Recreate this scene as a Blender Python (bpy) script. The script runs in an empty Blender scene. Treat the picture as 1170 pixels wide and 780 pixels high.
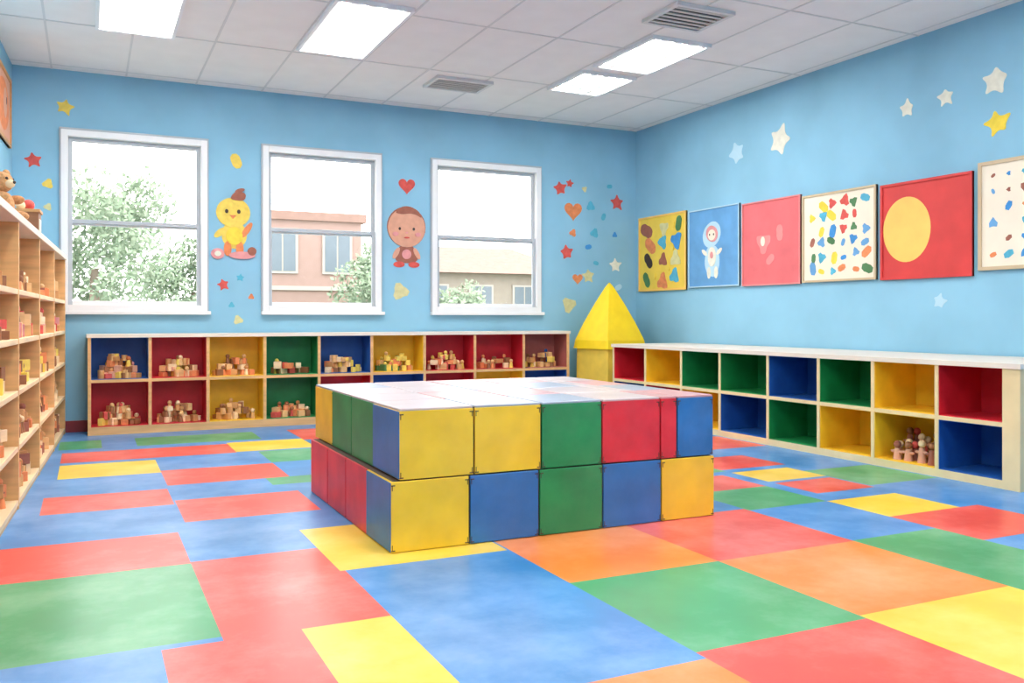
import bpy, bmesh, math, random
from mathutils import Vector, Matrix
random.seed(7)
sc = bpy.context.scene
sc.view_settings.view_transform = 'Standard'
sc.view_settings.look = 'None'
sc.view_settings.exposure = 0.0

# ------------------------------------------------------------------ materials
def lin(c):
    return tuple(((x/255.0)/12.92 if x/255.0 <= 0.04045 else ((x/255.0+0.055)/1.055)**2.4) for x in c)
MATS = {}
def mat(name, rgb, rough=0.5, var=0.06, scale=6.0, spec=0.5, bump=0.0, emit=0.0, emitcol=None, coat=0.0, worn_haze=0.0):
    m = bpy.data.materials.new(name); m.use_nodes = True
    nt = m.node_tree; b = nt.nodes['Principled BSDF']
    c = lin(rgb)
    tc = nt.nodes.new('ShaderNodeTexCoord')
    nz = nt.nodes.new('ShaderNodeTexNoise'); nz.inputs['Scale'].default_value = scale
    nz.inputs['Detail'].default_value = 4
    nt.links.new(tc.outputs['Object'], nz.inputs['Vector'])
    rp = nt.nodes.new('ShaderNodeValToRGB')
    rp.color_ramp.elements[0].position = 0.3; rp.color_ramp.elements[1].position = 0.7
    rp.color_ramp.elements[0].color = (*[max(0, x*(1-var)) for x in c], 1)
    rp.color_ramp.elements[1].color = (*[min(1, x*(1+var)+var*0.03) for x in c], 1)
    nt.links.new(nz.outputs['Fac'], rp.inputs['Fac'])
    src = rp.outputs['Color']
    if worn_haze:
        n2 = nt.nodes.new('ShaderNodeTexNoise'); n2.inputs['Scale'].default_value = 1.3; n2.inputs['Detail'].default_value = 8
        n2.inputs['Roughness'].default_value = 0.7
        nt.links.new(tc.outputs['Object'], n2.inputs['Vector'])
        mr = nt.nodes.new('ShaderNodeMapRange'); mr.inputs[1].default_value = .45; mr.inputs[2].default_value = .75
        mr.inputs[3].default_value = 0; mr.inputs[4].default_value = worn_haze
        nt.links.new(n2.outputs['Fac'], mr.inputs[0])
        mc = nt.nodes.new('ShaderNodeMixRGB'); mc.inputs[2].default_value = (.85, .83, .8, 1)  # pale patches: wear, and on the floor painted haze too
        nt.links.new(mr.outputs[0], mc.inputs[0]); nt.links.new(src, mc.inputs[1]); src = mc.outputs[0]
    nt.links.new(src, b.inputs['Base Color'])
    b.inputs['Roughness'].default_value = rough
    b.inputs['Specular IOR Level'].default_value = spec
    if coat: b.inputs['Coat Weight'].default_value = coat; b.inputs['Coat Roughness'].default_value = 0.2
    if bump:
        bp = nt.nodes.new('ShaderNodeBump'); bp.inputs['Strength'].default_value = bump
        bp.inputs['Distance'].default_value = 0.01
        nt.links.new(nz.outputs['Fac'], bp.inputs['Height']); nt.links.new(bp.outputs['Normal'], b.inputs['Normal'])
    if emit:
        b.inputs['Emission Color'].default_value = (*(emitcol or (1, 1, 1)), 1)
        b.inputs['Emission Strength'].default_value = emit
    MATS[name] = m
    return m
def wood(name, rgb, rough=0.5):
    m = mat(name, rgb, rough, 0.14, 3.0)
    nt = m.node_tree
    mp = nt.nodes.new('ShaderNodeMapping'); mp.inputs['Scale'].default_value = (1, 1, 9)
    tc = [n for n in nt.nodes if n.type == 'TEX_COORD'][0]; nz = [n for n in nt.nodes if n.type == 'TEX_NOISE'][0]
    nt.links.new(tc.outputs['Object'], mp.inputs['Vector']); nt.links.new(mp.outputs['Vector'], nz.inputs['Vector'])
    return m

mat('wall_blue', (140, 190, 215), 0.85, 0.09, 1.4, 0.2)
mat('ceiling_white', (240, 236, 233), 0.9, 0.02, 5, 0.1, bump=0.1)
mat('grid_grey', (218, 216, 214), 0.7, 0.02)
mat('white_paint', (236, 237, 238), 0.45, 0.02)
mat('window_grey', (180, 186, 192), 0.4, 0.03)
mat('vent_grey', (196, 190, 184), 0.6, 0.03)
mat('vent_dark', (60, 55, 52), 0.7, 0.03)
mat('lamp_lens', (255, 255, 255), 0.5, 0.0, emit=.15)
mat('lamp_tube', (255, 255, 255), 0.5, 0.0, emit=56.0, emitcol=(1.0, 0.975, 0.94))
mat('baseboard_red', (140, 45, 50), 0.5, 0.05)
FL = dict(blue=(56, 136, 200), red=(230, 76, 60), green=(64, 158, 100), yellow=(246, 202, 52), orange=(246, 134, 46))
for k, v in FL.items(): mat('floor_'+k, v, 0.44, 0.14, 2.6, 0.55, coat=0.3, worn_haze=0.22)  # pale patches mix wear with painted haze of the window reflection
mat('blue', (28, 88, 165), 0.45, 0.12, 7)
mat('red', (205, 32, 48), 0.45, 0.12, 7)
mat('green', (22, 134, 70), 0.45, 0.12, 7)
mat('yellow', (245, 196, 40), 0.45, 0.09, 7)
mat('brownpink', (180, 100, 90), 0.5, 0.1, 7)
mat('b_blue', (26, 108, 176), 0.45, 0.18, 5, coat=0.1, worn_haze=.06)
mat('b_red', (214, 38, 54), 0.45, 0.18, 5, coat=0.1, worn_haze=.06)
mat('b_green', (18, 136, 76), 0.45, 0.18, 5, coat=0.1, worn_haze=.06)
mat('b_yellow', (246, 202, 36), 0.45, 0.12, 5, coat=0.1, worn_haze=.06)
mat('b_edge', (70, 48, 32), 0.6, 0.2, 20)
mat('top_white', (200, 184, 184), 0.34, 0.1, 4, coat=0.2)  # pale top colours carry the reflected sheen of the coloured blocks
mat('top_pink', (204, 150, 150), 0.34, 0.12, 4, coat=0.2)
mat('top_grey', (158, 168, 186), 0.34, 0.1, 4, coat=0.2)
wood('wood_tan', (222, 174, 116)); wood('wood_light', (238, 208, 164)); wood('wood_honey', (202, 146, 90))
wood('wood_dark', (144, 92, 56))
mat('cream', (236, 212, 160), 0.5, 0.06); mat('cream_white', (232, 220, 204), 0.4, 0.03)
mat('star_white', (228, 226, 210), 0.8, 0.08, 20); mat('star_yellow', (236, 208, 70), 0.8, 0.1, 20)
mat('star_cream', (210, 204, 150), 0.8, 0.1, 20)
mat('pale_blue', (180, 214, 230), 0.8, 0.04)
mat('decal_red', (210, 84, 76), 0.8, 0.15, 20); mat('decal_orange', (224, 134, 84), 0.8, 0.15, 20)
mat('decal_yellow', (232, 202, 92), 0.8, 0.12, 20); mat('decal_blue', (60, 140, 205), 0.8, 0.1, 20)
mat('decal_teal', (82, 172, 200), 0.8, 0.1, 20)
mat('decal_brown', (156, 94, 76), 0.8, 0.12, 20); mat('decal_skin', (216, 160, 134), 0.8, 0.06, 20)
mat('decal_pink', (220, 150, 150), 0.8, 0.1, 20); mat('ink', (60, 45, 40), 0.7, 0.02)
mat('p_yellow', (236, 202, 74), 0.6, 0.06); mat('p_blue', (96, 156, 206), 0.6, 0.1); mat('p_pink', (222, 106, 110), 0.6, 0.08)
mat('p_pink2', (230, 140, 138), 0.6, 0.08)
mat('p_cream', (236, 226, 206), 0.6, 0.03); mat('p_red', (210, 58, 56), 0.6, 0.08); mat('p_moon', (246, 198, 100), 0.6, 0.06)
mat('p_frame', (200, 178, 144), 0.5, 0.05); mat('p_green', (70, 120, 74), 0.6, 0.1)
mat('tent_yellow', (252, 212, 20), 0.6, 0.06, 8); mat('tent_pale', (244, 206, 80), 0.6, 0.08, 8)
mat('fur', (205, 150, 100), 0.95, 0.2, 60, bump=0.6)
mat('leaf', (138, 158, 132), 0.9, 0.2, 3.0); mat('leaf2', (158, 174, 150), 0.9, 0.2, 3.0); mat('bark', (150, 134, 122), 0.9, 0.2)  # exterior colours paled and flattened, outdoor haze put into them
mat('grass', (140, 152, 130), 0.9, 0.15, 1.0); mat('ext_wall', (168, 142, 134), 0.9, 0.05); mat('ext_wall2', (158, 150, 140), 0.9, 0.05)
mat('ext_roof', (152, 124, 114), 0.9, 0.1); mat('ext_glass', (112, 126, 138), 0.3, 0.05); mat('pavement', (160, 156, 150), 0.9, 0.05)
mat('ext_trim', (182, 178, 172), 0.8, 0.02)
g = bpy.data.materials.new('window_glass'); g.use_nodes = True; nt = g.node_tree; nt.nodes.clear()
o = nt.nodes.new('ShaderNodeOutputMaterial'); t = nt.nodes.new('ShaderNodeBsdfTransparent'); gl = nt.nodes.new('ShaderNodeBsdfGlossy')
gl.inputs['Roughness'].default_value = 0.15; mx = nt.nodes.new('ShaderNodeMixShader'); mx.inputs[0].default_value = 0.01
nt.links.new(t.outputs[0], mx.inputs[1]); nt.links.new(gl.outputs[0], mx.inputs[2]); nt.links.new(mx.outputs[0], o.inputs[0])
MATS['window_glass'] = g

# ------------------------------------------------------------------ mesh builder
class MB:
    def __init__(s): s.v = []; s.f = []; s.m = []; s.mats = []; s.sm = []
    def mi(s, m):
        if m not in s.mats: s.mats.append(m)
        return s.mats.index(m)
    def add(s, vs, fs, m, smooth=False):
        o = len(s.v); s.v += [tuple(p) for p in vs]
        for f in fs: s.f.append([i+o for i in f]); s.m.append(s.mi(m)); s.sm.append(smooth)
    def box(s, x0, x1, y0, y1, z0, z1, m):
        vs = [(x, y, z) for z in (z0, z1) for y in (y0, y1) for x in (x0, x1)]
        s.add(vs, [(0, 1, 3, 2), (4, 5, 7, 6), (0, 1, 5, 4), (2, 3, 7, 6), (0, 2, 6, 4), (1, 3, 7, 5)], m)
    def rbox(s, cx, cy, z0, sx, sy, sz, a, m):
        c, n = math.cos(a), math.sin(a); vs = []
        for z in (z0, z0+sz):
            for y in (-sy/2, sy/2):
                for x in (-sx/2, sx/2): vs.append((cx+x*c-y*n, cy+x*n+y*c, z))
        s.add(vs, [(0, 1, 3, 2), (4, 5, 7, 6), (0, 1, 5, 4), (2, 3, 7, 6), (0, 2, 6, 4), (1, 3, 7, 5)], m)
    def cyl(s, cx, cy, z0, z1, r0, r1, m, n=24, smooth=True, ph=0):
        vs = [(cx+r0*math.cos(ph+2*math.pi*i/n), cy+r0*math.sin(ph+2*math.pi*i/n), z0) for i in range(n)]
        vs += [(cx+r1*math.cos(ph+2*math.pi*i/n), cy+r1*math.sin(ph+2*math.pi*i/n), z1) for i in range(n)]
        s.add(vs, [(i, (i+1) % n, n+(i+1) % n, n+i) for i in range(n)], m, smooth)
        s.add(vs[:n], [list(range(n))], m); s.add(vs[n:], [list(range(n))], m)
    def sph(s, c, r, m, nu=16, nv=10):
        if not hasattr(r, '__len__'): r = (r, r, r)
        vs = [(c[0], c[1], c[2]-r[2])]; fs = []
        for j in range(1, nv):
            p = -math.pi/2+math.pi*j/nv
            for i in range(nu):
                q = 2*math.pi*i/nu
                vs.append((c[0]+r[0]*math.cos(p)*math.cos(q), c[1]+r[1]*math.cos(p)*math.sin(q), c[2]+r[2]*math.sin(p)))
        vs.append((c[0], c[1], c[2]+r[2])); L = len(vs)-1
        for i in range(nu):
            fs.append((0, 1+(i+1) % nu, 1+i)); fs.append((L, L-nu+i, L-nu+(i+1) % nu))
            for j in range(nv-2):
                a = 1+j*nu
                fs.append((a+i, a+(i+1) % nu, a+nu+(i+1) % nu, a+nu+i))
        s.add(vs, fs, m, True)
    def flat(s, fr, pts, off, th, m):
        O, R, U, N = fr; n = len(pts)
        a = [O+R*p[0]+U*p[1]+N*off for p in pts]; b = [O+R*p[0]+U*p[1]+N*(off+th) for p in pts]
        s.add(a+b, [list(range(n)), list(range(n, 2*n))]+[(i, (i+1) % n, n+(i+1) % n, n+i) for i in range(n)], m)
    def obj(s, name, bevel=0, loc=(0, 0, 0), rz=0, parent=None, segs=2, recalc=True):
        me = bpy.data.meshes.new(name); me.from_pydata(s.v, [], s.f)
        for m in s.mats: me.materials.append(MATS[m])
        for p, i, q in zip(me.polygons, s.m, s.sm): p.material_index = i; p.use_smooth = q
        if recalc:
            bm = bmesh.new(); bm.from_mesh(me); bmesh.ops.recalc_face_normals(bm, faces=bm.faces); bm.to_mesh(me); bm.free()
        ob = bpy.data.objects.new(name, me); sc.collection.objects.link(ob)
        ob.location = loc; ob.rotation_euler = (0, 0, rz)
        if bevel:
            b = ob.modifiers.new('bevel', 'BEVEL'); b.width = bevel; b.segments = segs; b.limit_method = 'ANGLE'
        if parent: ob.parent = parent
        return ob
def empty(name, loc=(0, 0, 0)):
    e = bpy.data.objects.new(name, None); sc.collection.objects.link(e); e.location = loc; e.empty_display_size = 0.1
    return e
V = Vector
def ell(cx, cz, rx, rz, n=28, rot=0):
    out = []
    for i in range(n):
        t = 2*math.pi*i/n; x = rx*math.cos(t); y = rz*math.sin(t)
        out.append((cx+x*math.cos(rot)-y*math.sin(rot), cz+x*math.sin(rot)+y*math.cos(rot)))
    return out
def chaikin(p, it=2):
    for _ in range(it):
        q = []
        for i in range(len(p)):
            a, b = p[i], p[(i+1) % len(p)]
            q += [(a[0]*.78+b[0]*.22, a[1]*.78+b[1]*.22), (a[0]*.22+b[0]*.78, a[1]*.22+b[1]*.78)]
        p = q
    return p
def star(cx, cz, r, rot=0, inner=0.5, n=5, j=0.14):
    out = []
    for i in range(2*n):
        rr = (r*1.08 if i % 2 == 0 else r*inner)*(1+random.uniform(-j, j)); t = math.pi/2+rot+math.pi*i/n
        out.append((cx+rr*math.cos(t), cz+rr*math.sin(t)))
    return chaikin(out)
def heart(cx, cz, r, n=28):
    return [(cx+r*(16*math.sin(t)**3)/17, cz+r*(13*math.cos(t)-5*math.cos(2*t)-2*math.cos(3*t)-math.cos(4*t))/17) for t in [2*math.pi*i/n for i in range(n)]]
def rect(x0, x1, z0, z1): return [(x0, z0), (x1, z0), (x1, z1), (x0, z1)]
def blob(cx, cz, r, n=12, j=0.25):
    ph = random.uniform(0, 6); k = random.choice((2, 3))
    return [(cx+r*(1+j*math.sin(k*2*math.pi*i/n+ph))*math.cos(2*math.pi*i/n), cz+r*(1+j*math.sin(k*2*math.pi*i/n+ph))*math.sin(2*math.pi*i/n)) for i in range(n)]

# ------------------------------------------------------------------ room dims
YB, XR, ZC, YF = 8.65, 5.74, 3.16, -2.2
ANG = -0.0456
WX, WY = -0.581, 8.65
# floor
rects = [
 ('blue', -3, 7, -3, 9.5),
 ('blue', -3, .38, 1, 2.9), ('green', -3, .38, 2.9, 3.82), ('red', -3, .38, 3.82, 4.4), ('blue', -3, .38, 4.4, 5.07),
 ('red', -.22, .42, 5.07, 5.55), ('yellow', -.17, .43, 6.15, 6.72), ('red', -.17, 1.0, 6.82, 7.32),
 ('yellow', 1.0, 1.6, 6.85, 7.38), ('green', .35, 1.3, 7.5, 8.0), ('green', -.2, .1, 7.5, 8.0), ('red', 1.6, 2.3, 7.3, 8.0),
 ('red', .43, 1.15, 5.65, 6.22), ('red', .43, 1.1, 4.6, 5.17), ('green', 1.0, 1.6, 5.4, 5.65), ('green', 1.15, 1.6, 6.25, 6.8),
 ('red', .38, .92, 2.86, 3.84), ('yellow', .62, .92, 1.6, 2.86), ('red', .2, .62, 1.6, 2.86), ('green', -3, .2, -1, 1.3),
 ('yellow', .90, 1.63, 3.45, 4.2), ('blue', .92, 1.64, 2.1, 3.45), ('orange', .92, 1.64, 1.35, 2.1),
 ('orange', 1.64, 2.34, 2.92, 3.64), ('red', 2.34, 3.1, 2.92, 3.66), ('green', 1.64, 2.34, 2.15, 2.92), ('orange', 2.34, 3.1, 2.18, 2.92),
 ('red', 1.64, 2.34, 1.4, 2.15), ('yellow', 2.34, 3.1, 1.4, 2.18), ('green', 3.1, 3.64, 1.5, 2.93), ('blue', 3.64, 4.9, 1.5, 2.7),
 ('blue', 3.1, 3.64, 2.93, 3.62), ('yellow', 3.64, 4.16, 3.2, 3.62), ('red', 3.64, 4.3, 2.68, 3.2), ('green', 3.1, 3.64, 3.62, 4.1),
 ('red', 3.1, 3.64, 4.1, 4.5), ('red', 3.75, 4.2, 3.8, 4.15), ('yellow', 3.75, 4.22, 4.2, 4.55), ('green', 4.22, 4.8, 3.85, 4.4),
 ('red', 3.75, 4.3, 4.65, 5.1), ('green', 3.1, 3.75, 4.6, 5.2), ('red', 4.2, 4.8, 5.4, 6.0), ('green', 3.4, 4.2, 5.8, 6.4),
 ('yellow', 2.6, 3.3, 6.4, 7.0), ('red', 3.3, 4.1, 6.9, 7.5), ('green', 4.1, 4.8, 6.9, 7.5), ('red', 1.7, 2.5, 5.9, 6.5),
 ('red', 3.1, 3.8, .1, 1.4), ('yellow', .9, 1.64, -.2, .6), ('green', 2.34, 3.1, -.1, .7), ('red', -.3, .5, -1.2, -.3)]
xs = sorted(set([-1.4, XR+.1]+[a for r in rects for a in (r[1], r[2]) if -1.4 < a < XR+.1]))
ys = sorted(set([YF-.1, YB+.1]+[a for r in rects for a in (r[3], r[4]) if YF-.1 < a < YB+.1]))
mb = MB()
for i in range(len(xs)-1):
    for j in range(len(ys)-1):
        cx = (xs[i]+xs[i+1])/2; cy = (ys[j]+ys[j+1])/2; col = 'blue'
        for r in rects:
            if r[1] < cx < r[2] and r[3] < cy < r[4]: col = r[0]
        mb.add([(xs[i], ys[j], 0), (xs[i+1], ys[j], 0), (xs[i+1], ys[j+1], 0), (xs[i], ys[j+1], 0)], [(0, 1, 2, 3)], 'floor_'+col)
fo = mb.obj('floor')
so = fo.modifiers.new('s', 'SOLIDIFY'); so.thickness = 0.1; so.offset = -1
# ceiling
mb = MB(); mb.box(-1.5, XR+.2, YF-.2, YB+.2, ZC, ZC+.1, 'ceiling_white'); mb.obj('ceiling')
mb = MB()
x = 1.495-0.592*5
while x < XR:
    if x > -1.0: mb.box(x-.008, x+.008, YF, YB-.003, ZC-.004, ZC, 'grid_grey')
    x += .592
y = 7.25-1.24*7
while y < YB:
    mb.box(-1.0, XR-.003, y-.008, y+.008, ZC-.0045, ZC, 'grid_grey'); y += 1.24
mb.obj('ceiling_grid')
# walls
W = [(-.21, 1.0), (1.504, 2.67), (3.217, 4.484)]
WZ0, WZ1 = 1.06, 2.64
mb = MB(); ex = [-.9]+[a for w in W for a in w]+[XR+.15]
for i in range(len(ex)-1):
    if i % 2 == 0: mb.box(ex[i], ex[i+1], YB, YB+.16, -.1, ZC, 'wall_blue')
    else:
        mb.box(ex[i], ex[i+1], YB, YB+.16, -.1, WZ0, 'wall_blue'); mb.box(ex[i], ex[i+1], YB, YB+.16, WZ1, ZC, 'wall_blue')
mb.obj('wall_back')
mb = MB(); mb.box(XR, XR+.15, YF-.15, YB, -.1, ZC, 'wall_blue'); mb.obj('wall_right')
mb = MB(); mb.box(-1.4, XR, YF-.15, YF, -.1, ZC, 'wall_blue'); mb.obj('wall_front')
mb = MB(); mb.box(-.15, 0, -10.95, 0.0, -.1, ZC, 'wall_blue'); mb.obj('wall_left', loc=(WX, WY, 0), rz=ANG)
mb = MB(); mb.box(-.575, XR-.005, YB-.014, YB-.001, 0, .1, 'baseboard_red'); mb.obj('baseboard_back', .003)
mb = MB(); mb.box(XR-.014, XR-.001, YF+.01, 3.25, 0, .1, 'baseboard_red'); mb.obj('baseboard_right', .003)

# windows
for k, (a, b) in enumerate(W):
    mb = MB(); f = .055; y0, y1 = YB-.035, YB+.06
    mb.box(a, a+f, y0, y1, WZ0, WZ1, 'white_paint'); mb.box(b-f, b, y0, y1, WZ0, WZ1, 'white_paint')
    mb.box(a+f, b-f, y0, y1, WZ1-f, WZ1, 'white_paint'); mb.box(a+f, b-f, y0, y1, WZ0, WZ0+f, 'white_paint')
    mb.box(a-.015, b+.03, YB-.06, YB-.002, WZ0-.03, WZ0+.002, 'white_paint')
    mb.box(a-.014, b+.014, YB-.02, YB-.001, WZ1, WZ1+.02, 'window_grey')
    mb.box(a-.014, a, YB-.02, YB-.001, WZ0+.003, WZ1, 'window_grey'); mb.box(b, b+.014, YB-.02, YB-.001, WZ0+.003, WZ1, 'window_grey')
    zm = 1.84
    for (z0, z1, yy) in ((WZ0+f, zm+.025, YB+.0), (zm-.025, WZ1-f, YB+.03)):
        s = .035; A, B = a+f, b-f
        mb.box(A, A+s, yy, yy+.03, z0, z1, 'window_grey'); mb.box(B-s, B, yy, yy+.03, z0, z1, 'window_grey')  # grey on the white sash paints in the frame's inner shadow line
        mb.box(A+s, B-s, yy, yy+.03, z1-s, z1, 'window_grey'); mb.box(A+s, B-s, yy, yy+.03, z0, z0+s, 'white_paint')
        mb.box(A+s, B-s, yy+.012, yy+.018, z0+s, z1-s, 'window_glass')
    mb.obj('window_%d' % (k+1), .004)

# ceiling light troffers
def troffer(x0, x1, y0, y1):
    mb = MB(); z1 = ZC-.001; z0 = ZC-.03; f = .025
    mb.box(x0, x0+f, y0, y1, z0, z1, 'white_paint'); mb.box(x1-f, x1, y0, y1, z0, z1, 'white_paint')
    mb.box(x0+f, x1-f, y0, y0+f, z0, z1, 'white_paint'); mb.box(x0+f, x1-f, y1-f, y1, z0, z1, 'white_paint')
    mb.box(x0+f, x1-f, y0+f, y1-f, z0+.012, z1, 'lamp_lens')
    w = (x1-x0-2*f)/4
    for i in range(4): 
        c = x0+f+w*(i+.5); mb.box(c-w*.195, c+w*.195, y0+f+.03, y1-f-.03, z0+.006, z0+.012, 'lamp_tube')
    mb.obj('ceiling_light_panel')
for r in [(.05, .6, 6.0, 7.24), (1.5, 2.06, 5.86, 7.13), (3.88, 4.44, 5.62, 6.5), (3.88, 4.44, 6.68, 7.34),
          (.05, .6, 2.9, 4.1), (1.5, 2.06, 2.4, 3.6), (3.88, 4.44, 2.2, 3.4), (.05, .6, -.8, .4), (1.5, 2.06, -.8, .4), (3.88, 4.44, -.8, .4)]:  # panels on this line are unseen, added to help light the room
    troffer(*r)
def vent(x0, x1, y0, y1):
    mb = MB(); z1 = ZC-.001; z0 = ZC-.028; f = .03
    mb.box(x0, x0+f, y0, y1, z0, z1, 'grid_grey'); mb.box(x1-f, x1, y0, y1, z0, z1, 'grid_grey')
    mb.box(x0+f, x1-f, y0, y0+f, z0, z1, 'grid_grey'); mb.box(x0+f, x1-f, y1-f, y1, z0, z1, 'grid_grey')
    mb.box(x0+f, x1-f, y0+f, y1-f, z1-.004, z1, 'vent_dark')
    n = 6; h = (y1-y0-2*f)/n
    for i in range(n): 
        yy = y0+f+h*(i+.25)
        mb.box(x0+f, x1-f, yy, yy+h*.5, z0+.004, z0+.010, 'vent_grey')
    mb.obj('ceiling_air_vent')
vent(3.62, 4.12, 4.95, 5.38); vent(2.8, 3.35, 7.38, 7.76)

# ------------------------------------------------------------------ cubby cabinets
def cabinet(name, xd, zl, cols, depth, inner, fm, tm, loc, rz, endw=.03, plinth=.05, base='wood_tan'):
    mb = MB(); t = .013; X0, X1 = xd[0], xd[-1]; top = zl[-1]
    for i, x in enumerate(xd):
        a, b = (x, x+.026) if i == 0 else ((x-.026, x+endw-.026) if i == len(xd)-1 else (x-t, x+t))
        mb.box(a, b, 0, depth, 0 if i in (0, len(xd)-1) else plinth, top-.03, fm)
    XE = X1+endw-.026
    for z in zl[1:-1]: 
        for i in range(len(xd)-1): mb.box(xd[i]+t, xd[i+1]-t, .002, inner+.02, z-t, z+t, fm)
    mb.box(X0-.01, XE+.01, -.012, depth, top-.03, top, tm)
    mb.box(X0+.026, X1-.026, .003, inner+.02, 0, zl[0], base)
    mb.box(X0+.026, X1-.026, inner+.02, inner+.032, .0, top-.03, fm)
    for r in range(len(zl)-1):
        for i in range(len(xd)-1):
            c = cols[r][i]
            a = xd[i]+(t if i else .026); b = xd[i+1]-(t if i < len(xd)-2 else .026)
            z0 = zl[r]+(t if r else 0); z1 = zl[r+1]-(t if r < len(zl)-2 else .03); p = .004; y0 = .006
            mb.box(a+.0005, a+p, y0, inner, z0, z1, c); mb.box(b-p, b-.0005, y0, inner, z0, z1, c)
            mb.box(a+p, b-p, y0, inner, z0, z0+p, c); mb.box(a+p, b-p, y0, inner, z1-p, z1, c)
            mb.box(a+p, b-p, inner, inner+.015, z0+p, z1-p, c)
    return mb.obj(name, loc=loc, rz=rz)
bx = [0, .49, .97, 1.468, 1.968, 2.479, 3.02, 3.564, 4.12, 4.66]
cabinet('cubby_storage_cabinet', bx, [.07, .46, .86],
        [['red', 'red', 'yellow', 'green', 'red', 'blue', 'red', 'yellow', 'blue'],
         ['blue', 'red', 'yellow', 'green', 'blue', 'yellow', 'red', 'red', 'brownpink']],
        .318, .28, 'wood_tan', 'cream_white', (0, 8.31, 0), 0)
rd = [7.69-a for a in (7.69, 7.11, 6.54, 6.0, 5.413, 4.877, 4.38, 3.876, 3.404)]
cabinet('cubby_storage_cabinet', rd, [.05, .375, .735],
        [['blue', 'red', 'yellow', 'blue', 'green', 'yellow', 'yellow', 'blue'],
         ['red', 'yellow', 'green', 'green', 'blue', 'green', 'yellow', 'red']],
        .90, .40, 'cream', 'cream_white', (4.82, 7.69, 0), -math.pi/2, endw=.11, base='cream')

# ------------------------------------------------------------------ toy piles
def pile(mb, x0, x1, y0, y1, z, n, mats, s=.045, layers=2):
    for L in range(layers):
        k = n if L == 0 else int(n*(.62**L))
        for i in range(k):
            sh = 1-.22*L
            cx = (x0+x1)/2+random.uniform(-1, 1)*max(.01, (x1-x0)/2-s)*sh; cy = (y0+y1)/2+random.uniform(-1, 1)*((y1-y0)/2-s)*sh
            m = random.choice(mats); q = random.random(); h = s*random.uniform(.7, 1.2)
            zz = z+L*s*.9
            if q < .5: mb.rbox(cx, cy, zz, s*random.uniform(.8, 1.7), s*random.uniform(.7, 1.1), h, random.uniform(0, 3.1), m)
            elif q < .7: mb.cyl(cx, cy, zz, zz+h*1.1, s*.45, s*.45, m, 12)
            else:
                mb.cyl(cx, cy, zz, zz+s*1.0, s*.42, s*.25, m, 12); mb.sph((cx, cy, zz+s*1.3), s*.36, random.choice(mats), 10, 6)
WD = ['wood_tan', 'wood_light', 'wood_honey', 'wood_dark']
WC = WD+['wood_tan', 'wood_light', 'decal_red', 'decal_orange', 'decal_yellow']
def cellpile(i, r, n, mats=WC, s=.055, layers=3):
    z = (.0745 if r == 0 else .4775)
    mb = MB(); pile(mb, bx[i]+.035, bx[i+1]-.035, 8.325, 8.57, z, n, mats, s, layers); mb.obj('wooden_toy_blocks', .002, segs=1)
cellpile(0, 1, 26, WC+['decal_pink', 'decal_skin'], .055, 4); cellpile(1, 1, 24, WC+['decal_skin']); cellpile(2, 1, 16, WD+['decal_orange']); cellpile(3, 1, 10, layers=2); cellpile(4, 1, 16, WC)
cellpile(5, 1, 20, ['decal_yellow', 'p_green', 'wood_tan', 'decal_yellow', 'decal_orange']); cellpile(6, 1, 18, WC); cellpile(7, 1, 12, layers=2); cellpile(8, 1, 14, WC+['blue', 'blue'])
cellpile(0, 0, 26); cellpile(1, 0, 18, WD); cellpile(2, 0, 18, WD); cellpile(3, 0, 16, layers=2)
mb = MB(); random.seed(21)
for i in range(20):
    cx = 4.90+.048*(i % 5)+random.uniform(-.01, .01); cy = 3.955+.098*(i//5)+random.uniform(-.02, .02); h = random.uniform(.05, .12)+(.035 if i % 5 > 2 else 0)
    a, b = random.choice(['wood_dark', 'wood_tan', 'decal_skin', 'decal_brown']), random.choice(['wood_light', 'wood_dark', 'decal_brown', 'decal_red'])
    mb.cyl(cx, cy, .0545, .0545+h, .03, .018, a, 12); mb.sph((cx, cy, .06+h+.02), .025, b, 10, 8)
    mb.sph((cx-.005, cy-.03, .05+h*.75), (.01, .022, .01), a, 8, 6); mb.sph((cx-.005, cy+.03, .05+h*.75), (.01, .022, .01), a, 8, 6)
mb.obj('toy_figures_pile')

# ------------------------------------------------------------------ left bookcase
random.seed(11)
D = .41; zs = [.05, .33, .62, .89, 1.15, 1.52]; yd = [-.07-1.09*i for i in range(7)]
mb = MB()
for i, y in enumerate(yd): mb.box(.01, D, y-.016, y+.016, 0, 1.50, 'wood_tan')
for z in zs[:-1]:
    for i in range(len(yd)-1): mb.box(.016, D-.002, yd[i+1]+.016, yd[i]-.016, z-.028, z, 'wood_light')
mb.box(.01, D+.012, yd[-1]-.018, yd[0]+.018, 1.50, 1.54, 'cream_white')
mb.box(.01, D-.006, yd[-1]-.012, yd[0]+.012, 0, .022, 'wood_tan')
mb.box(.006, .016, yd[-1]-.012, yd[0]+.012, 0, 1.5, 'wood_honey')
mb.obj('wooden_bookcase', .002, loc=(WX, WY, 0), rz=ANG, segs=1)
for r in range(5):
    mb = MB()
    for i in range(len(yd)-1):
        mats = WD+(['decal_red', 'decal_pink', 'decal_red'] if r == 3 else (['decal_yellow', 'p_yellow', 'decal_orange'] if r == 2 else ['decal_brown', 'decal_orange']))
        s = random.choice((.06, .072))
        pile(mb, .22, .415, yd[i+1]+.05, yd[i]-.05, zs[r]+.0005, random.randint(26, 34), mats, s, 1 if r == 4 and i % 2 else 2)
    mb.obj('wooden_toys_on_shelf', .002, loc=(WX, WY, 0), rz=ANG, segs=1)
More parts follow.
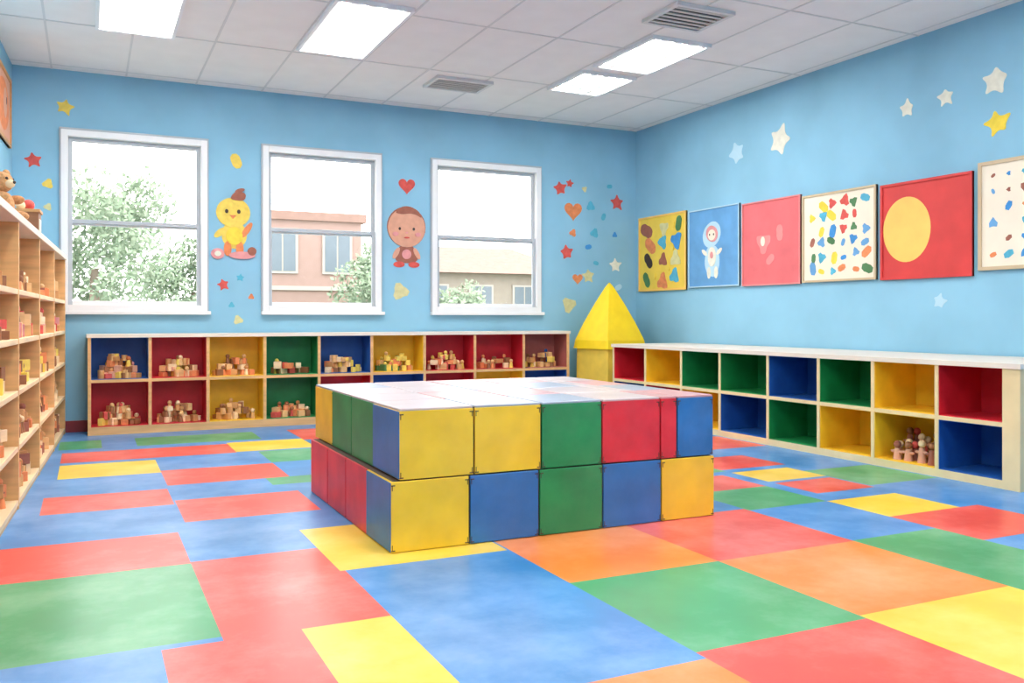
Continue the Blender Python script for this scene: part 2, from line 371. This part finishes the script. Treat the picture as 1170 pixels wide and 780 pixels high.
def teddy(loc):
    mb = MB()
    mb.sph((0, 0, .085), (.075, .07, .085), 'fur'); mb.sph((0, 0, .215), (.07, .065, .06), 'fur')
    mb.sph((.055, -.005, .205), (.03, .032, .025), 'wood_light')
    mb.sph((.085, -.005, .212), .009, 'ink', 8, 6)
    for s in (-1, 1):
        mb.sph((0, s*.055, .268), (.018, .026, .026), 'fur'); mb.sph((.058, s*.027-.003, .232), .008, 'ink', 8, 6)
        mb.sph((.045, s*.075, .125), (.05, .024, .026), 'fur'); mb.sph((.075, s*.05, .03), (.06, .03, .03), 'fur')
    mb.obj('teddy_bear', loc=loc, rz=-.5)
teddy((-.44, 5.68, 1.541))
mb = MB(); mb.box(-.09, .09, -.09, .09, 0, .16, 'wood_dark'); mb.box(-.1, .1, -.1, .1, .16, .18, 'wood_honey')
mb.box(.09, .094, -.06, .06, .04, .12, 'p_cream'); mb.sph((.02, .02, .215), .038, 'decal_red'); mb.sph((-.02, -.04, .205), .03, 'wood_light')
mb.obj('wooden_toy_box', .003, loc=(-.38, 6.75, 1.541), rz=ANG)

# ------------------------------------------------------------------ block platform
pf = empty('play_block_platform', (0, 0, 0))
def block(n, x0, x1, y0, y1, z0, z1, m):
    g = .0045; mb = MB(); mb.box(x0+g, x1-g, y0+g, y1-g, z0+.003, z1-.003, m)
    q = .0015
    for xx in (x0+g, x1-g-.018):
        for zz in (z0+.008, z1-.02): mb.box(xx, xx+.018, y0+g-q, y0+g+.002, zz, zz+.005, 'b_edge')
    for xx in (x0+g+.003, x1-g-.007):
        for (za, zb) in ((z0+.008, z0+.035), (z1-.04, z1-.015)): mb.box(xx, xx+.004, y0+g-q, y0+g+.002, za, zb, 'b_edge')
    return mb.obj('block_%d' % n, .006, parent=pf)
n = 1
bxs = [1.155, 1.52, 1.865, 2.205, 2.54, 2.865]; bys = [3.60, 3.97, 4.34, 4.71, 5.10]
c1f = ['b_yellow', 'b_blue', 'b_green', 'b_blue', 'b_yellow']; c1l = [None, 'b_red', 'b_red', 'b_red']
AL = ['b_red', 'b_blue', 'b_green', 'b_yellow']
for j in range(4):
    for i in range(5):
        c = c1f[i] if j == 0 else (c1l[j] if i == 0 else AL[(i+2*j) % 4])
        block(n, bxs[i], bxs[i+1], bys[j], bys[j+1], 0.0, .305, c); n += 1
txs = [1.195, 1.545, 1.88, 2.205, 2.54, 2.64, 2.865]; tys = [3.608, 4.0, 4.38, 4.77, 5.16]
c2f = ['b_yellow', 'b_yellow', 'b_green', 'b_red', 'b_red', 'b_blue']; c2l = [None, 'b_green', 'b_green', 'b_yellow']
tops = ['top_white', 'top_pink', 'top_white', 'top_grey', 'top_white', 'top_pink', 'top_grey']
for j in range(4):
    for i in range(6):
        c = c2f[i] if j == 0 else (c2l[j] if i == 0 else AL[(i+j) % 4])
        block(n, txs[i], txs[i+1], tys[j], tys[j+1], .305, .604, c); n += 1
        mb = MB(); mb.box(txs[i]+.006, txs[i+1]-.006, tys[j]+.006, tys[j+1]-.006, .600, .612, tops[(i*3+j*2) % 7])  # added pale panel, paints the sheen on the block's top
        mb.obj('top_sheen_panel', .004, parent=pf)
mb = MB(); mb.box(1.17, 2.85, 3.615, 5.085, .002, .303, 'b_edge'); mb.box(1.21, 2.85, 3.625, 5.145, .303, .603, 'b_edge')
mb.obj('core', parent=pf)
for nm, a in (('side_panel_lower', (1.1555, 1.163, 3.607, 3.965, .006, .299)), ('side_panel_upper', (1.1955, 1.203, 3.615, 3.995, .311, .599))):
    mb = MB(); mb.box(*a, 'b_blue'); mb.obj(nm, .002, parent=pf)

# ------------------------------------------------------------------ corner play tent (square body, pyramid roof)
mb = MB(); cx, cy = 5.10, 8.2; ph = math.pi/4+.18
mb.cyl(cx, cy, 0, .68, .365, .355, 'tent_pale', 4, False, ph)
prof = [(.392, .67), (.375, .76), (.28, .95), (.165, 1.15), (.05, 1.33), (.008, 1.38)]
for (r0, z0), (r1, z1) in zip(prof, prof[1:]): mb.cyl(cx, cy, z0, z1, r0, r1, 'tent_yellow', 4, False, ph)
mb.obj('yellow_play_tent', .006)

# ------------------------------------------------------------------ wall decals
def fb(X, Z): return (V((X, YB, Z)), V((1, 0, 0)), V((0, 0, 1)), V((0, -1, 0)))
def frr(Y, Z): return (V((XR, Y, Z)), V((0, -1, 0)), V((0, 0, 1)), V((-1, 0, 0)))
def decal(name, fr, shapes):
    mb = MB()
    for k, (p, m) in enumerate(shapes): mb.flat(fr, p, .001, .002+.0012*k, m)
    mb.obj(name)
for (X, Z, r, m) in [(-.18, 2.84, .08, 'decal_yellow'), (-.423, 2.355, .07, 'decal_red'), (1.30, 1.38, .04, 'decal_teal'), (1.144, 1.31, .06, 'decal_red'),
                     (4.736, 2.44, .09, 'decal_red'), (5.48, 2.32, .10, 'decal_red'), (4.82, 1.73, .09, 'decal_red'), (5.097, 1.47, .09, 'star_cream'),
                     (5.457, 1.60, .09, 'star_white'), (4.86, 2.5, .05, 'decal_red')]:
    decal('star_wall_decal', fb(X, Z), [(star(0, 0, r, random.uniform(-.3, .3)), m)])
for (X, Z, r, m) in [(2.949, 2.354, .095, 'decal_red'), (4.904, 2.2, .12, 'decal_orange'), (4.96, 1.44, .07, 'decal_orange')]:
    decal('heart_wall_decal', fb(X, Z), [(heart(0, 0, r), m)])
mb = MB()
for (X, Z, r, m) in [(-.31, 2.16, .04, 'decal_yellow'), (-.31, 1.96, .03, 'star_cream'), (1.262, 2.476, .06, 'decal_yellow'), (1.28, .98, .04, 'star_cream'), (1.22, 1.12, .025, 'decal_teal'),
                     (2.88, 1.27, .08, 'star_cream'), (4.85, 1.146, .08, 'star_cream'), (5.13, 2.26, .05, 'decal_teal'), (5.38, 2.5, .03, 'decal_teal'), (5.18, 1.96, .05, 'decal_teal'),
                     (4.9, 1.95, .04, 'decal_orange'), (5.1, 1.8, .035, 'decal_blue'), (5.3, 2.15, .035, 'decal_teal'), (5.45, 1.95, .03, 'decal_blue'), (5.2, 1.62, .03, 'decal_teal'), (5.5, 1.35, .04, 'pale_blue'), (5.05, 2.45, .03, 'star_cream'), (1.4, 1.2, .025, 'decal_orange')]:
    mb.flat(fb(X, Z), blob(0, 0, r), .001, .002, m)
mb.obj('paint_dot_wall_decals')
for (Y, Z, r, m) in [(6.867, 2.61, .12, 'pale_blue'), (6.282, 2.634, .15, 'star_white'), (4.876, 2.624, .07, 'star_white'), (4.533, 2.635, .075, 'star_white'),
                     (4.139, 2.664, .11, 'star_white'), (4.12, 2.36, .10, 'star_yellow'), (4.586, 1.124, .06, 'pale_blue')]:
    decal('star_wall_decal', frr(Y, Z), [(star(0, 0, r, random.uniform(-.4, .4), .55, 5, .22), m)])
decal('chick_character_wall_decal', fb(1.245, 1.9), [
    (ell(.0, -.12, .115, .13), 'decal_yellow'), (ell(.115, -.07, .085, .028, rot=1.0), 'decal_orange'), (ell(-.125, -.1, .07, .03, rot=.7), 'decal_yellow'),
    (ell(-.06, -.25, .035, .07), 'decal_orange'), (ell(.05, -.25, .035, .07), 'decal_orange'),
    (ell(-.01, .09, .155, .14), 'decal_yellow'), (ell(.0, -.13, .075, .085), 'star_yellow'),
    (ell(-.07, .10, .016, .02, 12), 'ink'), (ell(.04, .10, .016, .02, 12), 'ink'), ([(-.045, .065), (.02, .065), (-.012, .03)], 'decal_orange'),
    (chaikin([(-.04, .21), (.09, .20), (.11, .27), (.03, .30), (-.02, .26)]), 'decal_brown'), (ell(.05, .30, .045, .018, rot=.3), 'decal_brown'),
    (ell(-.15, -.3, .06, .05), 'decal_pink'), (ell(.07, -.31, .12, .035), 'decal_pink'), (ell(.16, -.27, .04, .04), 'decal_brown'), (ell(-.15, -.3, .03, .025), 'star_white')])
decal('baby_character_wall_decal', fb(2.945, 1.9), [
    (ell(0, .03, .208, .208), 'decal_brown'), 
    (chaikin([(-.08, -.15), (.08, -.15), (.14, -.34), (-.14, -.34)]), 'decal_brown'), (ell(-.08, -.355, .06, .03), 'decal_red'), (ell(.08, -.355, .06, .03), 'decal_red'),
    (ell(-.11, -.24, .025, .065, rot=-.5), 'decal_skin'), (ell(.11, -.24, .025, .065, rot=.5), 'decal_skin'), (ell(0, -.25, .05, .05), 'decal_pink'),
    (ell(0, .022, .2, .2), 'decal_skin'), 
    (chaikin([(-.13, .17), (-.06, .235), (.03, .245), (.13, .20), (.17, .12), (.10, .16), (.03, .17), (-.05, .155)], 2), 'decal_brown'),
    (ell(-.075, .01, .013, .016, 12), 'ink'), (ell(.075, .01, .013, .016, 12), 'ink'), (ell(0, -.03, .014, .009, 10), 'decal_pink'),
    (ell(0, -.08, .03, .009, 12), 'decal_red'), (ell(-.12, -.045, .032, .022, 12), 'decal_pink'), (ell(.12, -.045, .032, .022, 12), 'decal_pink')])

# ------------------------------------------------------------------ posters on right wall
def poster(Y0, Y1, Z0, Z1, bg, frame, shapes, fw=.02, fr=None):
    w = abs(Y0-Y1); h = Z1-Z0
    fr = fr or (V((XR, Y0, Z0)), V((0, -1, 0)), V((0, 0, 1)), V((-1, 0, 0)))
    mb = MB(); mb.flat(fr, rect(0, w, 0, h), .001, .016, bg)
    for r in (rect(0, fw, 0, h), rect(w-fw, w, 0, h), rect(fw, w-fw, 0, fw), rect(fw, w-fw, h-fw, h)): mb.flat(fr, r, .001, .026, frame)
    S = shapes(w, h)
    for k, (p, m) in enumerate(S): mb.flat(fr, p, .0165, .0015+.0007*k*(0 if len(S) > 19 else 1), m)
    mb.obj('wall_poster')
def s1(w, h):
    random.seed(3); o = []
    ms = ['p_green', 'decal_brown', 'decal_blue', 'decal_orange', 'star_cream', 'ink', 'decal_teal']
    for i in range(3):
        for j in range(4):
            x, z = w*(.2+.3*i)+random.uniform(-.05, .05), h*(.15+.23*j)+random.uniform(-.03, .03)
            o.append((chaikin(blob(x, z, random.uniform(.06, .1), 10, .35), 1), ms[(i*3+j*5) % 7]))
    for i in range(4): o.append((ell(w*random.uniform(.15, .85), h*random.uniform(.15, .85), .025, .035), 'p_yellow'))
    return o
def s2(w, h):
    return [(chaikin(blob(w*.47, h*.66, .14, 12, .1)), 'pale_blue'), (chaikin([(w*.38, h*.52), (w*.58, h*.52), (w*.64, h*.3), (w*.56, h*.12), (w*.4, h*.14), (w*.32, h*.3)]), 'pale_blue'),
            (ell(w*.62, h*.44, .05, .022, rot=.6), 'p_cream'), (ell(w*.33, h*.44, .05, .022, rot=-.6), 'p_cream'),
            (ell(w*.42, h*.18, .03, .06), 'star_white'), (ell(w*.56, h*.18, .03, .06), 'star_white'),
            (chaikin(blob(w*.48, h*.67, .09, 12, .1)), 'decal_pink'), (ell(w*.48, h*.38, .065, .1), 'star_white'), (ell(w*.48, h*.655, .06, .055), 'p_cream'),
            (ell(w*.44, h*.66, .009, .012, 10), 'ink'), (ell(w*.52, h*.66, .009, .012, 10), 'ink'), (ell(w*.48, h*.4, .025, .035), 'decal_pink')]
def s3(w, h):
    return [(chaikin(blob(w*.38, h*.5, .09, 10, .35)), 'p_pink2'), (chaikin(blob(w*.66, h*.6, .06, 10, .35)), 'p_pink2'), (chaikin(blob(w*.5, h*.3, .05, 10, .3)), 'p_pink2'), (ell(w*.37, h*.52, .028, .045), 'p_cream')]
def s4(w, h):
    random.seed(5); o = []; ms = ['decal_red', 'decal_blue', 'decal_teal', 'decal_orange', 'decal_brown', 'p_green', 'star_yellow', 'p_blue']
    for j in range(6):
        for i in range(6):
            if random.random() < .9: o.append((blob(w*(.14+.145*i)+random.uniform(-.02, .02), h*(.14+.145*j)+random.uniform(-.02, .02), random.uniform(.025, .05), 10, .3), random.choice(ms)))
    return o
def s5(w, h): return [(ell(w*.30, h*.51, w*.27, h*.335, 40), 'p_moon')]
def s6(w, h):
    random.seed(9); o = []; ms = ['decal_red', 'decal_blue', 'decal_orange', 'decal_brown', 'p_blue', 'decal_teal']
    for j in range(6):
        for i in range(6):
            if random.random() < .8: o.append((blob(w*(.14+.145*i), h*(.14+.145*j), random.uniform(.015, .035), 8, .3), random.choice(ms)))
    return o
poster(8.56, 7.67, 1.30, 2.14, 'p_yellow', 'p_moon', s1)
poster(7.625, 6.82, 1.315, 2.12, 'p_blue', 'pale_blue', s2, .012)
poster(6.775, 6.0, 1.305, 2.10, 'p_pink', 'p_pink2', s3, .012)
poster(5.975, 5.16, 1.31, 2.075, 'p_cream', 'p_frame', s4, .018)
poster(5.115, 4.30, 1.30, 2.055, 'p_red', 'p_red', s5)
poster(4.253, 3.45, 1.335, 2.10, 'p_cream', 'p_frame', s6, .025)
ax = V((math.sin(-ANG), math.cos(ANG), 0)); nx = V((math.cos(ANG), math.sin(ANG), 0))
O = V((WX, WY, 2.4))-ax*1.1
def s7(w, h): return [(ell(w*.5, h*.5, w*.36, h*.36), 'decal_orange'), (ell(w*.62, h*.55, .1, .12), 'decal_skin'), (ell(w*.7, h*.6, .02, .03), 'ink')]
poster(0, .85, 0, .56, 'decal_skin', 'wood_honey', s7, .03, fr=(O, ax, V((0, 0, 1)), nx))

# ------------------------------------------------------------------ outside
mb = MB(); mb.box(-30, 45, 8.95, 60, -.4, -.3, 'grass'); mb.box(-30, 45, 12.5, 15.5, -.3, -.28, 'pavement'); mb.obj('outdoor_ground')
def tree(x, y, h, r, seed, n=5200):
    random.seed(seed); mb = MB()
    mb.cyl(x, y, -.3, h, .13, .06, 'bark', 10)
    cl = []
    for i in range(22):
        a = random.uniform(0, 6.28); q = r*random.uniform(.1, .8); z = h+random.uniform(-.75, .9)*r
        cl.append((x+q*math.cos(a), y+q*math.sin(a), z, r*random.uniform(.25, .45)))
    for i in range(n):
        c = random.choice(cl); d = V((random.gauss(0, 1), random.gauss(0, 1), random.gauss(0, 1))).normalized()*c[3]*random.uniform(.5, 1.05)
        p = V(c[:3])+d; s = random.uniform(.035, .075)
        u = V((random.gauss(0, 1), random.gauss(0, 1), random.gauss(0, 1))).normalized(); w = u.orthogonal().normalized()*.55
        mb.add([p-u*s, p+w*s, p+u*s, p-w*s], [(0, 1, 2, 3)], 'leaf' if random.random() < .5 else 'leaf2')
    mb.obj('tree', recalc=False)
tree(.1, 16.0, 1.8, 1.4, 1, 6000); tree(1.9, 18.5, 1.5, 1.1, 2, 3500); tree(5.6, 18.5, 1.4, 1.0, 3, 4000); tree(-2.5, 19, 2.4, 1.8, 4, 3000); tree(11.9, 20.5, 1.2, 1.0, 5, 2500)
tree(7.15, 17.5, .8, .8, 6, 3500)
def house(x0, x1, y0, y1, h, wm, roof):
    mb = MB(); mb.box(x0, x1, y0, y1, -.3, h, wm)
    if roof:
        mb.add([(x0-.3, y0-.3, h), (x1+.3, y0-.3, h), (x1+.3, y1+.3, h), (x0-.3, y1+.3, h), (x0+.8, (y0+y1)/2, h+.9), (x1-.8, (y0+y1)/2, h+.9)],
               [(0, 1, 5, 4), (2, 3, 4, 5), (1, 2, 5), (0, 4, 3), (0, 1, 2, 3)], 'ext_roof')
    else: mb.box(x0-.1, x1+.1, y0-.1, y1+.1, h, h+.2, 'ext_roof'); mb.box(x0-.02, x1+.02, y0-.06, y0, h*.5, h*.5+.1, 'ext_trim')
    x = x0+.4
    while x < x1-.8:
        for z in ([.3, 2.1] if not roof else [.9]):
            mb.box(x-.06, x+.66, y0-.05, y0, z-.06, z+1.0, 'ext_trim'); mb.box(x, x+.28, y0-.06, y0-.05, z, z+.95, 'ext_glass'); mb.box(x+.32, x+.6, y0-.06, y0-.05, z, z+.95, 'ext_glass')
        x += 1.3
    mb.obj('house')
house(3.4, 6.0, 21, 25, 3.3, 'ext_wall', False); house(7.6, 12.5, 22, 27, 2.2, 'ext_wall2', True)

# ------------------------------------------------------------------ world / camera
w = bpy.data.worlds.new('World'); sc.world = w; w.use_nodes = True
bg = w.node_tree.nodes['Background']; bg.inputs[0].default_value = (1, .99, .97, 1); bg.inputs[1].default_value = 4.3
cam = bpy.data.cameras.new('camera'); co = bpy.data.objects.new('camera', cam); sc.collection.objects.link(co)
co.location = (0, 0, 1.0); co.rotation_euler = (math.pi/2, 0, -math.radians(25.6))
cam.sensor_width = 36; cam.lens = 36*1012/1170; cam.shift_y = -27/1170
cam.clip_start = .05
sc.camera = co
